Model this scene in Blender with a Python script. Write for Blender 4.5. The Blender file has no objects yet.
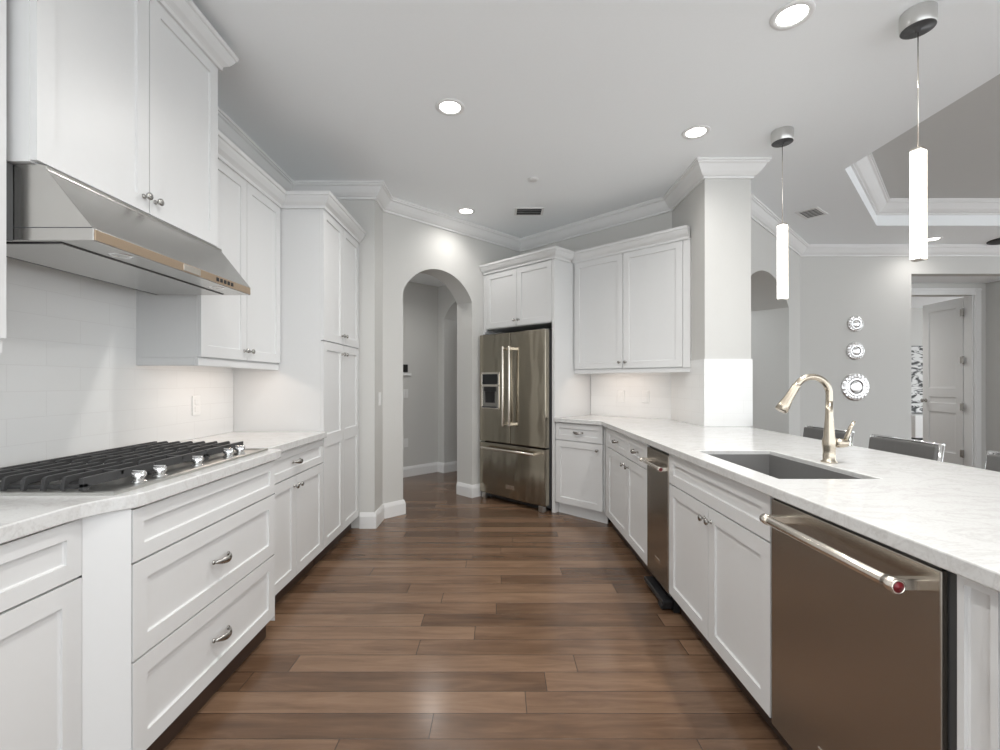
import bpy, bmesh, math, random
from mathutils import Vector, Matrix, Euler
random.seed(7)
PI = math.pi
S = bpy.context.scene
COL = S.collection

# ------------------------------------------------------------------ camera, world, exposure
cam_d = bpy.data.cameras.new('camera')
cam_d.sensor_width = 36.0
cam_d.lens = 36.0 * 464 / 1000
cam_d.shift_x = 0.0015
cam_d.shift_y = 0.007
cam_d.clip_start = 0.05
cam = bpy.data.objects.new('camera', cam_d)
COL.objects.link(cam)
cam.location = (0, 0, 1.25)
cam.rotation_euler = (PI / 2, 0, 0)
S.camera = cam

W = bpy.data.worlds.new('world')
S.world = W
W.use_nodes = True
W.node_tree.nodes['Background'].inputs['Color'].default_value = (0.93, 0.97, 1.0, 1)
W.node_tree.nodes['Background'].inputs['Strength'].default_value = 2.45
S.view_settings.view_transform = 'Standard'
S.view_settings.look = 'None'
S.view_settings.gamma = 1.0
S.view_settings.use_curve_mapping = False
S.view_settings.exposure = 0.12
S.cycles.max_bounces = 10
S.cycles.diffuse_bounces = 6
S.cycles.use_denoising = True
S.cycles.sample_clamp_indirect = 4.0

DOWNLIGHT_W = 19.0
HC = 2.93          # kitchen ceiling
HU = 3.18          # raised tray ceiling
R2 = math.sqrt(0.5)


# ------------------------------------------------------------------ materials
def new_mat(name):
    m = bpy.data.materials.new(name)
    m.use_nodes = True
    return m, m.node_tree, m.node_tree.nodes['Principled BSDF']


def mat(name, col, rough=0.5, metal=0.0, noise=0.0, nscale=40, bump=0.0, coat=0.0, spec=None):
    m, nt, b = new_mat(name)
    b.inputs['Base Color'].default_value = (*col, 1)
    b.inputs['Roughness'].default_value = rough
    b.inputs['Metallic'].default_value = metal
    if coat:
        b.inputs['Coat Weight'].default_value = coat
    if spec is not None:
        b.inputs['Specular IOR Level'].default_value = spec
    tc = nt.nodes.new('ShaderNodeTexCoord')
    n = nt.nodes.new('ShaderNodeTexNoise')
    n.inputs['Scale'].default_value = nscale
    nt.links.new(tc.outputs['Object'], n.inputs['Vector'])
    mix = nt.nodes.new('ShaderNodeMixRGB')
    mix.inputs['Color1'].default_value = (*[c * (1 - noise) for c in col], 1)
    mix.inputs['Color2'].default_value = (*[min(1, c * (1 + noise)) for c in col], 1)
    nt.links.new(n.outputs['Fac'], mix.inputs['Fac'])
    nt.links.new(mix.outputs['Color'], b.inputs['Base Color'])
    if bump:
        bp = nt.nodes.new('ShaderNodeBump')
        bp.inputs['Strength'].default_value = bump
        bp.inputs['Distance'].default_value = 0.002
        nt.links.new(n.outputs['Fac'], bp.inputs['Height'])
        nt.links.new(bp.outputs['Normal'], b.inputs['Normal'])
    return m


def emit(name, col, strength):
    m, nt, b = new_mat(name)
    b.inputs['Base Color'].default_value = (*col, 1)
    b.inputs['Emission Color'].default_value = (*col, 1)
    b.inputs['Emission Strength'].default_value = strength
    return m


def brushed(name, col, rough, axis, wave=0.0):
    """brushed metal: fine streaks running along one object axis"""
    m, nt, b = new_mat(name)
    b.inputs['Metallic'].default_value = 1.0
    tc = nt.nodes.new('ShaderNodeTexCoord')
    mp = nt.nodes.new('ShaderNodeMapping')
    sc = [260, 260, 260]
    sc[axis] = 2.0
    mp.inputs['Scale'].default_value = sc
    n = nt.nodes.new('ShaderNodeTexNoise')
    n.inputs['Scale'].default_value = 1.0
    n.inputs['Detail'].default_value = 2.0
    nt.links.new(tc.outputs['Object'], mp.inputs['Vector'])
    nt.links.new(mp.outputs['Vector'], n.inputs['Vector'])
    mr = nt.nodes.new('ShaderNodeMapRange')
    mr.inputs['To Min'].default_value = rough - 0.006
    mr.inputs['To Max'].default_value = rough + 0.006
    nt.links.new(n.outputs['Fac'], mr.inputs['Value'])
    nt.links.new(mr.outputs['Result'], b.inputs['Roughness'])
    mix = nt.nodes.new('ShaderNodeMixRGB')
    mix.inputs['Color1'].default_value = (*[c * 0.995 for c in col], 1)
    mix.inputs['Color2'].default_value = (*[c * 1.005 for c in col], 1)
    nt.links.new(n.outputs['Fac'], mix.inputs['Fac'])
    nt.links.new(mix.outputs['Color'], b.inputs['Base Color'])
    if wave:
        n2 = nt.nodes.new('ShaderNodeTexNoise')
        mp2 = nt.nodes.new('ShaderNodeMapping')
        mp2.inputs['Scale'].default_value = (3.2, 3.2, 1.1)
        n2.inputs['Scale'].default_value = 1.0
        nt.links.new(tc.outputs['Object'], mp2.inputs['Vector'])
        nt.links.new(mp2.outputs['Vector'], n2.inputs['Vector'])
        bp = nt.nodes.new('ShaderNodeBump')
        bp.inputs['Strength'].default_value = 1.0
        bp.inputs['Distance'].default_value = wave
        nt.links.new(n2.outputs['Fac'], bp.inputs['Height'])
        nt.links.new(bp.outputs['Normal'], b.inputs['Normal'])
    return m


def floor_mat():
    m, nt, b = new_mat('oak_planks')
    N, L = nt.nodes, nt.links
    tc = N.new('ShaderNodeTexCoord')
    br = N.new('ShaderNodeTexBrick')
    br.offset = 0.0
    br.inputs['Scale'].default_value = 1.0
    br.inputs['Brick Width'].default_value = 1.25
    br.inputs['Row Height'].default_value = 0.125
    br.inputs['Mortar Size'].default_value = 0.0016
    br.inputs['Mortar Smooth'].default_value = 0.2
    br.inputs['Bias'].default_value = 0.0
    br.inputs['Color1'].default_value = (0, 0, 0, 1)
    br.inputs['Color2'].default_value = (1, 1, 1, 1)
    br.inputs['Mortar'].default_value = (0.5, 0.5, 0.5, 1)
    # each row of planks is shifted by its own random amount
    s0 = N.new('ShaderNodeSeparateXYZ'); L.new(tc.outputs['Object'], s0.inputs[0])
    dv = N.new('ShaderNodeMath'); dv.operation = 'DIVIDE'; dv.inputs[1].default_value = 0.125
    L.new(s0.outputs['Y'], dv.inputs[0])
    fl = N.new('ShaderNodeMath'); fl.operation = 'FLOOR'; L.new(dv.outputs[0], fl.inputs[0])
    wn = N.new('ShaderNodeTexWhiteNoise'); wn.noise_dimensions = '1D'; L.new(fl.outputs[0], wn.inputs['W'])
    ma = N.new('ShaderNodeMath'); ma.operation = 'MULTIPLY_ADD'; ma.inputs[1].default_value = 5.0
    L.new(wn.outputs['Value'], ma.inputs[0]); L.new(s0.outputs['X'], ma.inputs[2])
    c0 = N.new('ShaderNodeCombineXYZ'); L.new(ma.outputs[0], c0.inputs['X']); L.new(s0.outputs['Y'], c0.inputs['Y'])
    L.new(c0.outputs[0], br.inputs['Vector'])
    # grain stretched along the planks, shifted per plank
    sep = N.new('ShaderNodeSeparateXYZ')
    L.new(tc.outputs['Object'], sep.inputs[0])
    mul = N.new('ShaderNodeMath'); mul.operation = 'MULTIPLY'; mul.inputs[1].default_value = 37.0
    L.new(br.outputs['Color'], mul.inputs[0])
    comb = N.new('ShaderNodeCombineXYZ')
    L.new(sep.outputs['X'], comb.inputs['X']); L.new(sep.outputs['Y'], comb.inputs['Y'])
    L.new(mul.outputs[0], comb.inputs['Z'])
    mp = N.new('ShaderNodeMapping'); mp.inputs['Scale'].default_value = (2.6, 20, 1)
    L.new(comb.outputs[0], mp.inputs['Vector'])
    n = N.new('ShaderNodeTexNoise'); n.inputs['Scale'].default_value = 1.0
    n.inputs['Detail'].default_value = 5; n.inputs['Roughness'].default_value = 0.65
    n.inputs['Distortion'].default_value = 0.6
    L.new(mp.outputs[0], n.inputs['Vector'])
    mp2 = N.new('ShaderNodeMapping'); mp2.inputs['Scale'].default_value = (1.1, 5, 1)
    L.new(comb.outputs[0], mp2.inputs['Vector'])
    n2 = N.new('ShaderNodeTexNoise'); n2.inputs['Scale'].default_value = 1.0; n2.inputs['Detail'].default_value = 3
    L.new(mp2.outputs[0], n2.inputs['Vector'])
    a1 = N.new('ShaderNodeMath'); a1.operation = 'MULTIPLY'; a1.inputs[1].default_value = 0.34
    L.new(br.outputs['Color'], a1.inputs[0])
    a2 = N.new('ShaderNodeMath'); a2.operation = 'MULTIPLY_ADD'; a2.inputs[1].default_value = 0.7
    L.new(n.outputs['Fac'], a2.inputs[0]); L.new(a1.outputs[0], a2.inputs[2])
    a3 = N.new('ShaderNodeMath'); a3.operation = 'MULTIPLY_ADD'; a3.inputs[1].default_value = 0.35
    L.new(n2.outputs['Fac'], a3.inputs[0]); L.new(a2.outputs[0], a3.inputs[2])
    cr = N.new('ShaderNodeValToRGB')
    e = cr.color_ramp.elements
    e[0].position = 0.30; e[0].color = (0.045, 0.026, 0.016, 1)
    e[1].position = 0.92; e[1].color = (0.195, 0.120, 0.075, 1)
    k = e.new(0.6); k.color = (0.106, 0.060, 0.035, 1)
    L.new(a3.outputs[0], cr.inputs[0])
    mx = N.new('ShaderNodeMixRGB'); mx.inputs['Color2'].default_value = (0.03, 0.016, 0.01, 1)
    L.new(br.outputs['Fac'], mx.inputs['Fac']); L.new(cr.outputs[0], mx.inputs['Color1'])
    L.new(mx.outputs[0], b.inputs['Base Color'])
    b.inputs['Roughness'].default_value = 0.3
    b.inputs['Specular IOR Level'].default_value = 0.5
    mr = N.new('ShaderNodeMapRange'); mr.inputs['To Min'].default_value = 0.17; mr.inputs['To Max'].default_value = 0.29
    L.new(n2.outputs['Fac'], mr.inputs['Value']); L.new(mr.outputs[0], b.inputs['Roughness'])
    bp = N.new('ShaderNodeBump'); bp.inputs['Strength'].default_value = 0.25; bp.inputs['Distance'].default_value = 0.002
    sub = N.new('ShaderNodeMath'); sub.operation = 'MULTIPLY_ADD'; sub.inputs[1].default_value = -1.5
    L.new(br.outputs['Fac'], sub.inputs[0]); L.new(n.outputs['Fac'], sub.inputs[2])
    L.new(sub.outputs[0], bp.inputs['Height']); L.new(bp.outputs[0], b.inputs['Normal'])
    return m


def tile_mat():
    m, nt, b = new_mat('glossy_subway_tile')
    N, L = nt.nodes, nt.links
    tc = N.new('ShaderNodeTexCoord')
    sep = N.new('ShaderNodeSeparateXYZ'); L.new(tc.outputs['Object'], sep.inputs[0])
    cb = N.new('ShaderNodeCombineXYZ'); L.new(sep.outputs['X'], cb.inputs['X']); L.new(sep.outputs['Z'], cb.inputs['Y'])
    br = N.new('ShaderNodeTexBrick'); br.offset = 0.5
    br.inputs['Scale'].default_value = 1.0
    br.inputs['Brick Width'].default_value = 0.30
    br.inputs['Row Height'].default_value = 0.10
    br.inputs['Mortar Size'].default_value = 0.0016
    br.inputs['Mortar Smooth'].default_value = 0.3
    br.inputs['Color1'].default_value = (0.76, 0.76, 0.752, 1)
    br.inputs['Color2'].default_value = (0.75, 0.75, 0.742, 1)
    br.inputs['Mortar'].default_value = (0.715, 0.71, 0.702, 1)
    L.new(cb.outputs[0], br.inputs['Vector']); L.new(br.outputs['Color'], b.inputs['Base Color'])
    b.inputs['Roughness'].default_value = 0.18
    n = N.new('ShaderNodeTexNoise'); n.inputs['Scale'].default_value = 9.0; L.new(cb.outputs[0], n.inputs['Vector'])
    ad = N.new('ShaderNodeMath'); ad.operation = 'MULTIPLY_ADD'; ad.inputs[1].default_value = -0.6
    L.new(br.outputs['Fac'], ad.inputs[0]); L.new(n.outputs['Fac'], ad.inputs[2])
    bp = N.new('ShaderNodeBump'); bp.inputs['Strength'].default_value = 0.3; bp.inputs['Distance'].default_value = 0.003
    L.new(ad.outputs[0], bp.inputs['Height']); L.new(bp.outputs[0], b.inputs['Normal'])
    return m


def quartz_mat():
    m, nt, b = new_mat('veined_white_quartz')
    N, L = nt.nodes, nt.links
    tc = N.new('ShaderNodeTexCoord')
    mp = N.new('ShaderNodeMapping'); mp.inputs['Scale'].default_value = (1.6, 3.0, 2.0)
    mp.inputs['Rotation'].default_value = (0, 0, 0.5)
    L.new(tc.outputs['Object'], mp.inputs[0])
    n = N.new('ShaderNodeTexNoise'); n.inputs['Scale'].default_value = 2.6; n.inputs['Detail'].default_value = 8
    n.inputs['Distortion'].default_value = 1.4; n.inputs['Roughness'].default_value = 0.6
    L.new(mp.outputs[0], n.inputs['Vector'])
    cr = N.new('ShaderNodeValToRGB'); e = cr.color_ramp.elements
    e[0].position = 0.45; e[0].color = (0.60, 0.60, 0.592, 1)
    e[1].position = 0.55; e[1].color = (0.60, 0.60, 0.592, 1)
    k = e.new(0.5); k.color = (0.545, 0.54, 0.53, 1)
    L.new(n.outputs['Fac'], cr.inputs[0])
    sp = N.new('ShaderNodeTexNoise'); sp.inputs['Scale'].default_value = 140; sp.inputs['Detail'].default_value = 3
    L.new(tc.outputs['Object'], sp.inputs['Vector'])
    c2 = N.new('ShaderNodeValToRGB'); e2 = c2.color_ramp.elements
    e2[0].position = 0.30; e2[0].color = (0.80, 0.80, 0.80, 1)
    e2[1].position = 0.52; e2[1].color = (1, 1, 1, 1)
    L.new(sp.outputs['Fac'], c2.inputs[0])
    mx = N.new('ShaderNodeMixRGB'); mx.blend_type = 'MULTIPLY'; mx.inputs[0].default_value = 0.4
    L.new(cr.outputs[0], mx.inputs[1]); L.new(c2.outputs[0], mx.inputs[2])
    L.new(mx.outputs[0], b.inputs['Base Color'])
    b.inputs['Roughness'].default_value = 0.16
    return m


M = {}
M['cab'] = mat('white_cabinet_paint', (0.64, 0.642, 0.64), 0.38, noise=0.01)
M['trim'] = mat('white_trim_paint', (0.74, 0.74, 0.735), 0.4, noise=0.01)
M['wall'] = mat('greige_wall_paint', (0.575, 0.57, 0.55), 0.75, noise=0.015, nscale=60, bump=0.05)
M['ceil'] = mat('white_ceiling_paint', (0.875, 0.90, 0.915), 0.85, noise=0.01, nscale=60)
M['tray'] = mat('grey_tray_paint', (0.58, 0.58, 0.565), 0.85, noise=0.01)
M['floor'] = floor_mat()
M['tile'] = tile_mat()
M['quartz'] = quartz_mat()
M['steel_h'] = brushed('stainless_steel_brushed', (0.42, 0.385, 0.34), 0.27, 0)
M['steel_f'] = brushed('stainless_steel_fridge', (0.385, 0.35, 0.285), 0.17, 0, wave=0.022)
M['steel_hood'] = brushed('stainless_steel_hood', (0.52, 0.51, 0.49), 0.26, 0)
M['steel_pan'] = brushed('stainless_steel_cooktop', (0.54, 0.54, 0.52), 0.33, 0)
M['bar'] = mat('satin_steel_bar', (0.78, 0.73, 0.66), 0.22, 1.0, noise=0.03)
M['nickel'] = mat('pewter_hardware', (0.40, 0.39, 0.37), 0.25, 1.0, noise=0.04)
M['bronze'] = mat('champagne_bronze', (0.50, 0.445, 0.365), 0.26, 1.0, noise=0.03)
M['iron'] = mat('cast_iron', (0.035, 0.035, 0.036), 0.5, 0.0, noise=0.1, nscale=200, bump=0.2)
M['black'] = mat('black_plastic', (0.012, 0.012, 0.013), 0.35, noise=0.05)
M['dark'] = mat('dark_grey_enamel', (0.055, 0.056, 0.058), 0.4, noise=0.05)
M['toe'] = mat('wood_and_shade_toe_board', (0.045, 0.026, 0.018), 0.4, noise=0.2, nscale=15)  # brown shoe moulding and toe recess shade combined in one dark colour
M['sink'] = mat('grey_composite_stone', (0.16, 0.158, 0.155), 0.5, noise=0.1, nscale=300)
M['chrome'] = mat('bright_chrome', (0.86, 0.86, 0.86), 0.08, 1.0, noise=0.02)
M['silver'] = mat('brushed_silver_leaf', (0.88, 0.88, 0.88), 0.3, 1.0, noise=0.02)
M['chrome_s'] = mat('satin_chrome', (0.66, 0.655, 0.64), 0.3, 1.0, noise=0.02)
M['hood_tan'] = mat('tan_tinted_steel', (0.52, 0.40, 0.29), 0.3, 0.85, noise=0.03, nscale=12)  # even tan base colour for the hood control strip
M['mirror'] = mat('mirror_glass', (0.93, 0.93, 0.93), 0.3, 1.0, noise=0.0)
M['fabric'] = mat('grey_leather', (0.10, 0.098, 0.095), 0.5, noise=0.08, nscale=150, bump=0.2)
M['red'] = mat('red_medallion_enamel', (0.16, 0.008, 0.014), 0.3, noise=0.02)
M['switch'] = mat('white_plastic', (0.75, 0.75, 0.74), 0.35, noise=0.01)
M['ventdark'] = mat('vent_dark_grey', (0.022, 0.022, 0.022), 0.7, noise=0.05)  # plain dark grey for vent backings and the round diffuser
M['ventslat'] = mat('grey_vent_slat', (0.16, 0.16, 0.16), 0.6, noise=0.03)
M['smoke'] = mat('smoked_black_glass', (0.01, 0.011, 0.012), 0.08, noise=0.02)
M['can'] = emit('downlight_lens', (1.0, 0.97, 0.92), 14.0)
M['rod'] = emit('led_light_rod', (1.0, 0.99, 0.965), 4.0)
M['warm'] = emit('warm_led_strip', (1.0, 0.80, 0.62), 5.0)
M['doorpaint'] = mat('white_door_paint', (0.66, 0.66, 0.66), 0.4, noise=0.01)


# ------------------------------------------------------------------ mesh helpers
class MB:
    def __init__(self):
        self.bm = bmesh.new()

    def _xf(self, vs, mtx):
        if mtx is not None:
            for v in vs:
                v.co = mtx @ v.co

    def box(self, x0, y0, z0, x1, y1, z1, bevel=0.0, mtx=None):
        p = [(x0, y0, z0), (x1, y0, z0), (x1, y1, z0), (x0, y1, z0), (x0, y0, z1), (x1, y0, z1), (x1, y1, z1), (x0, y1, z1)]
        vs = [self.bm.verts.new(q) for q in p]
        fs = [self.bm.faces.new([vs[i] for i in f]) for f in ((0, 3, 2, 1), (4, 5, 6, 7), (0, 1, 5, 4), (1, 2, 6, 5), (2, 3, 7, 6), (3, 0, 4, 7))]
        if bevel:
            es = list({e for f in fs for e in f.edges})
            r = bmesh.ops.bevel(self.bm, geom=es, offset=bevel, segments=2, profile=0.5, affect='EDGES')
            vs = list({v for f in r['faces'] for v in f.verts} | {v for v in vs if v.is_valid})
        self._xf(vs, mtx)
        return self

    def prism(self, pts, axis, a0, a1, mtx=None):
        """polygon pts extruded along axis (0,1,2) from a0 to a1; pts are the other two coordinates in order"""
        def mk(p, a):
            if axis == 0: return (a, p[0], p[1])
            if axis == 1: return (p[0], a, p[1])
            return (p[0], p[1], a)
        A = [self.bm.verts.new(mk(p, a0)) for p in pts]
        B = [self.bm.verts.new(mk(p, a1)) for p in pts]
        n = len(pts)
        self.bm.faces.new(A); self.bm.faces.new(B[::-1])
        for i in range(n):
            j = (i + 1) % n
            self.bm.faces.new([A[j], A[i], B[i], B[j]])
        self._xf(A + B, mtx)
        return self

    def lathe(self, prof, seg=24, mtx=None):
        """prof: (radius, z) points, spun round z"""
        rings, allv = [], []
        for r, z in prof:
            if r < 1e-6:
                ring = [self.bm.verts.new((0, 0, z))]
            else:
                ring = [self.bm.verts.new((r * math.cos(2 * PI * i / seg), r * math.sin(2 * PI * i / seg), z)) for i in range(seg)]
            rings.append(ring); allv += ring
        for a, b in zip(rings, rings[1:]):
            for i in range(seg):
                j = (i + 1) % seg
                q = [a[i % len(a)], a[j % len(a)], b[j % len(b)], b[i % len(b)]]
                u = []
                for v in q:
                    if v not in u: u.append(v)
                if len(u) > 2:
                    f = self.bm.faces.new(u); f.smooth = True
        for ring, flip in ((rings[0], True), (rings[-1], False)):
            if len(ring) > 1:
                self.bm.faces.new(ring[::-1] if flip else ring)
        self._xf(allv, mtx)
        return self

    def tube(self, path, r, seg=12, ry=None, up=(0, 0, 1), cap=True):
        """tube along path; r number or list; ry optional second radius"""
        P = [Vector(p) for p in path]
        n = len(P)
        R = r if isinstance(r, (list, tuple)) else [r] * n
        Q = ry if isinstance(ry, (list, tuple)) else ([ry] * n if ry else R)
        rings = []
        u = Vector(up)
        for i in range(n):
            d = (P[min(i + 1, n - 1)] - P[max(i - 1, 0)]).normalized()
            s = d.cross(u)
            if s.length < 1e-4: s = d.cross(Vector((1, 0, 0)))
            s.normalize()
            t = s.cross(d).normalized()
            rings.append([self.bm.verts.new(P[i] + s * (R[i] * math.cos(2 * PI * k / seg)) + t * (Q[i] * math.sin(2 * PI * k / seg))) for k in range(seg)])
        for a, b in zip(rings, rings[1:]):
            for k in range(seg):
                l = (k + 1) % seg
                f = self.bm.faces.new([a[k], a[l], b[l], b[k]]); f.smooth = True
        if cap:
            self.bm.faces.new(rings[0][::-1]); self.bm.faces.new(rings[-1])
        return self

    def sweep(self, prof, path, closed=False, cap=True):
        """prof: (offset to the right of the path, z); path: (x, y) points, mitred corners"""
        n = len(path)
        P = [Vector((p[0], p[1])) for p in path]
        rings = []
        for i in range(n):
            if closed:
                d0 = (P[i] - P[i - 1]).normalized(); d1 = (P[(i + 1) % n] - P[i]).normalized()
            else:
                d0 = (P[i] - P[i - 1]).normalized() if i else (P[1] - P[0]).normalized()
                d1 = (P[i + 1] - P[i]).normalized() if i < n - 1 else d0
            n0 = Vector((d0.y, -d0.x)); n1 = Vector((d1.y, -d1.x))
            b = (n0 + n1).normalized()
            k = 1.0 / max(0.3, b.dot(n0))
            rings.append([self.bm.verts.new((P[i].x + b.x * k * o, P[i].y + b.y * k * o, z)) for o, z in prof])
        m = len(prof)
        for i in range(n if closed else n - 1):
            a, c = rings[i], rings[(i + 1) % n]
            for k in range(m):
                l = (k + 1) % m
                self.bm.faces.new([a[k], a[l], c[l], c[k]])
        if not closed and cap:
            self.bm.faces.new(rings[0]); self.bm.faces.new(rings[-1][::-1])
        return self

    def plate(self, outer, holes, z0, z1):
        """flat slab with holes"""
        es = []
        for loop in [outer] + holes:
            vs = [self.bm.verts.new((x, y, z1)) for x, y in loop]
            es += [self.bm.edges.new((vs[i], vs[(i + 1) % len(vs)])) for i in range(len(vs))]
        r = bmesh.ops.triangle_fill(self.bm, use_beauty=True, use_dissolve=False, edges=es)
        fs = [g for g in r['geom'] if isinstance(g, bmesh.types.BMFace)]
        ex = bmesh.ops.extrude_face_region(self.bm, geom=fs)
        vs = [g for g in ex['geom'] if isinstance(g, bmesh.types.BMVert)]
        for v in vs: v.co.z = z0
        return self

    def build(self, name, m, parent=None, loc=None, rot=None, bevel=0.0, smooth=None, seg=2):
        bmesh.ops.recalc_face_normals(self.bm, faces=self.bm.faces[:])
        me = bpy.data.meshes.new(name)
        if smooth is not None:
            for f in self.bm.faces: f.smooth = True
        self.bm.to_mesh(me); self.bm.free()
        me.materials.append(m)
        if smooth is not None:
            me.set_sharp_from_angle(angle=math.radians(smooth))
        o = bpy.data.objects.new(name, me)
        COL.objects.link(o)
        if parent is not None: o.parent = parent
        if loc is not None: o.location = loc
        if rot is not None: o.rotation_euler = rot
        if bevel:
            b = o.modifiers.new('bevel', 'BEVEL')
            b.width = bevel; b.segments = seg; b.limit_method = 'ANGLE'; b.angle_limit = math.radians(35)
            b.harden_normals = False
        return o


def tag(o, label, cat, group=None):
    o['label'] = label; o['category'] = cat
    if group: o['group'] = group
    return o


def thing(name, label, cat, loc=(0, 0, 0), rz=0.0, group=None):
    o = bpy.data.objects.new(name, None)
    o.empty_display_size = 0.1
    COL.objects.link(o)
    o.location = loc; o.rotation_euler = (0, 0, rz)
    return tag(o, label, cat, group)


def struct(o):
    o['kind'] = 'structure'
    return o


def copy_tree(root, loc, rz, label):
    r = root.copy(); COL.objects.link(r)
    r.location = loc; r.rotation_euler = (0, 0, rz); r['label'] = label
    for ch in list(root.children):
        c = ch.copy(); COL.objects.link(c); c.parent = r
        for g in list(ch.children):
            d = g.copy(); COL.objects.link(d); d.parent = c
    return r


def area_light(name, parent, loc, size, power, col, size_y=None, spread=PI, rot=(0, 0, 0)):
    l = bpy.data.lights.new(name, 'AREA')
    l.energy = power; l.color = col; l.size = size
    if size_y:
        l.shape = 'RECTANGLE'; l.size_y = size_y
    l.spread = spread
    o = bpy.data.objects.new(name, l); COL.objects.link(o)
    o.parent = parent; o.location = loc; o.rotation_euler = rot
    return o


# ------------------------------------------------------------------ the plan (metres; camera at the origin looking along +y)
XL = -1.81                                  # left wall
P_STUB = (-1.06, 3.97); P_RET = (-1.06, 4.245)
P_COR = (0.26, 5.565)                       # corner between arch wall and fridge wall
P_COLI = (1.585, 4.24); P_COLL = (1.585, 3.565); P_COLR = (1.94, 3.565); P_COLB = (1.94, 3.957)
P_DIN = (3.748, 5.765)
YB = 5.765                                  # dining back wall
YN = -2.2                                   # the room goes on behind the camera and is open to daylight there
XR = 8.2


def arch_pts(s0, s1, spring, rise, n=28):
    w = (s1 - s0) / 2; R = (w * w + rise * rise) / (2 * rise); c = (s0 + s1) / 2; zc = spring + rise - R
    a = math.asin(w / R)
    return [(c + R * math.sin(-a + 2 * a * i / n), zc + R * math.cos(-a + 2 * a * i / n)) for i in range(n + 1)]


def wall_run(name, p0, p1, thick, h, openings=(), m='wall', z0=0.0):
    """wall whose visible face runs p0 -> p1 (room on the right), body behind it; openings reach the floor"""
    p0, p1 = Vector(p0), Vector(p1)
    L = (p1 - p0).length; d = (p1 - p0) / L
    pts = [(0, z0)]
    for o in openings:
        s0, s1, spring, rise = o
        pts.append((s0, z0))
        if rise > 0: pts += arch_pts(s0, s1, spring, rise)
        else: pts += [(s0, spring), (s1, spring)]
        pts.append((s1, z0))
    pts += [(L, z0), (L, h), (0, h)]
    b = MB().prism(pts, 1, 0, thick)
    ang = math.atan2(d.y, d.x)
    return struct(b.build(name, M[m], loc=(p0.x, p0.y, 0), rot=(0, 0, ang)))


# floor and ceilings
struct(MB().box(-3.6, YN, -0.06, XR + 3.2, 12.0, 0.0).build('floor', M['floor']))
tray = [(2.733, -1.2), (2.733, 3.66), (4.06, 4.985), (6.9, 4.985), (7.6, 4.285), (7.6, -1.2)]
outer = [(XL - 0.15, YN), (XL - 0.15, 4.1), (-1.2, 4.1), (-1.2, 4.40), (0.26, 5.86), (1.70, 4.42), (1.80, 4.08), (3.6, 5.9), (XR, 5.9), (XR, YN)]
struct(MB().plate(outer, [tray], HC, HC + 0.03).build('ceiling', M['ceil']))
struct(MB().box(2.4, -1.5, HU, 7.9, 5.3, HU + 0.04).build('ceiling_tray_panel', M['tray']))
struct(MB().sweep([(0, HC + 0.03), (-0.03, HC + 0.03), (-0.03, HU), (0, HU)], tray, closed=True).build('trim_1', M['ceil']))

CROWN = [(0, -0.12), (0.014, -0.12), (0.016, -0.105), (0.03, -0.098), (0.05, -0.078), (0.07, -0.048), (0.078, -0.034), (0.09, -0.028), (0.092, -0.018), (0.10, -0.016), (0.10, 0), (0, 0)]
crown = lambda ztop, k=1.0: [(o * k, ztop + z * k) for o, z in CROWN]
struct(MB().sweep(crown(HU, 1.15), tray, closed=True).build('trim_2', M['trim']))
room = [(XL, YN), (XL, 3.97), P_STUB, P_RET, P_COR, P_COLI, P_COLL, P_COLR, P_COLB, P_DIN, (XR, YB)]
struct(MB().sweep(crown(HC), room).build('trim_3', M['trim']))

# walls
wall_run('wall_left', (XL, YN), (XL, 3.97), 0.14, HC)
wall_run('wall_stub', (XL - 0.14, 3.97), P_STUB, 0.275, HC)
ARCH_L = ((-0.905 + 1.06) * math.sqrt(2), (-0.287 + 1.06) * math.sqrt(2))
wall_run('wall_arch', P_RET, P_COR, 0.25, HC, [(ARCH_L[0], ARCH_L[1], 2.115, 0.275)])
wall_run('wall_fridge', P_COR, P_COLI, 0.2, HC)
struct(MB().box(P_COLL[0], P_COLL[1], 0, P_COLR[0], 4.10, HC).prism([(1.585, 4.10), (1.94, 4.10), (1.94, 3.957), (1.80, 4.09), (1.585, 4.24)], 2, 0, HC).build('wall_column', M['wall']))
s_of = lambda y: (y - 3.957) * math.sqrt(2)
wall_run('wall_dining_arch', P_COLB, P_DIN, 0.42, HC, [(s_of(4.25), s_of(5.39), 2.115, 0.275)])
wall_run('wall_dining_back', P_DIN, (XR, YB), 0.14, HC, [(5.13 - 3.748, 6.67 - 3.748, 2.595, 0)])

# hallway behind the kitchen arch
wall_run('wall_hall_back', (-3.3, 4.03), (-0.845, 6.485), 0.1, 2.58)
W2A = Vector((-0.845, 6.485)); W2D = Vector((R2, -R2))
wall_run('wall_hall_side', W2A, W2A + W2D * 1.2, 0.25, 2.58, [(0.135, 1.04, 2.115, 0.26)])
wall_run('wall_hall_left', (-2.62, 4.0), (-2.62, 4.8), 0.1, 2.58)
struct(MB().prism([(-2.7, 4.245), (-1.06, 4.245), (-1.06 - 0.177, 4.245 + 0.177), (0.26 - .177, 5.565 + .177), (0.75, 6.9), (-0.8, 7.5), (-3.3, 5.0)], 2, 2.58, 2.62).build('ceiling_hall', M['ceil']))
wall_run('wall_hall_far', (-0.9, 7.6), (1.2, 5.9), 0.1, 2.62)
# hall behind the dining arch
wall_run('wall_passage_back', (1.4, 5.6), (3.3, 7.5), 0.1, 2.6)
wall_run('wall_passage_side', (3.1, 6.55), (3.7, 5.95), 0.1, 2.6)
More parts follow.
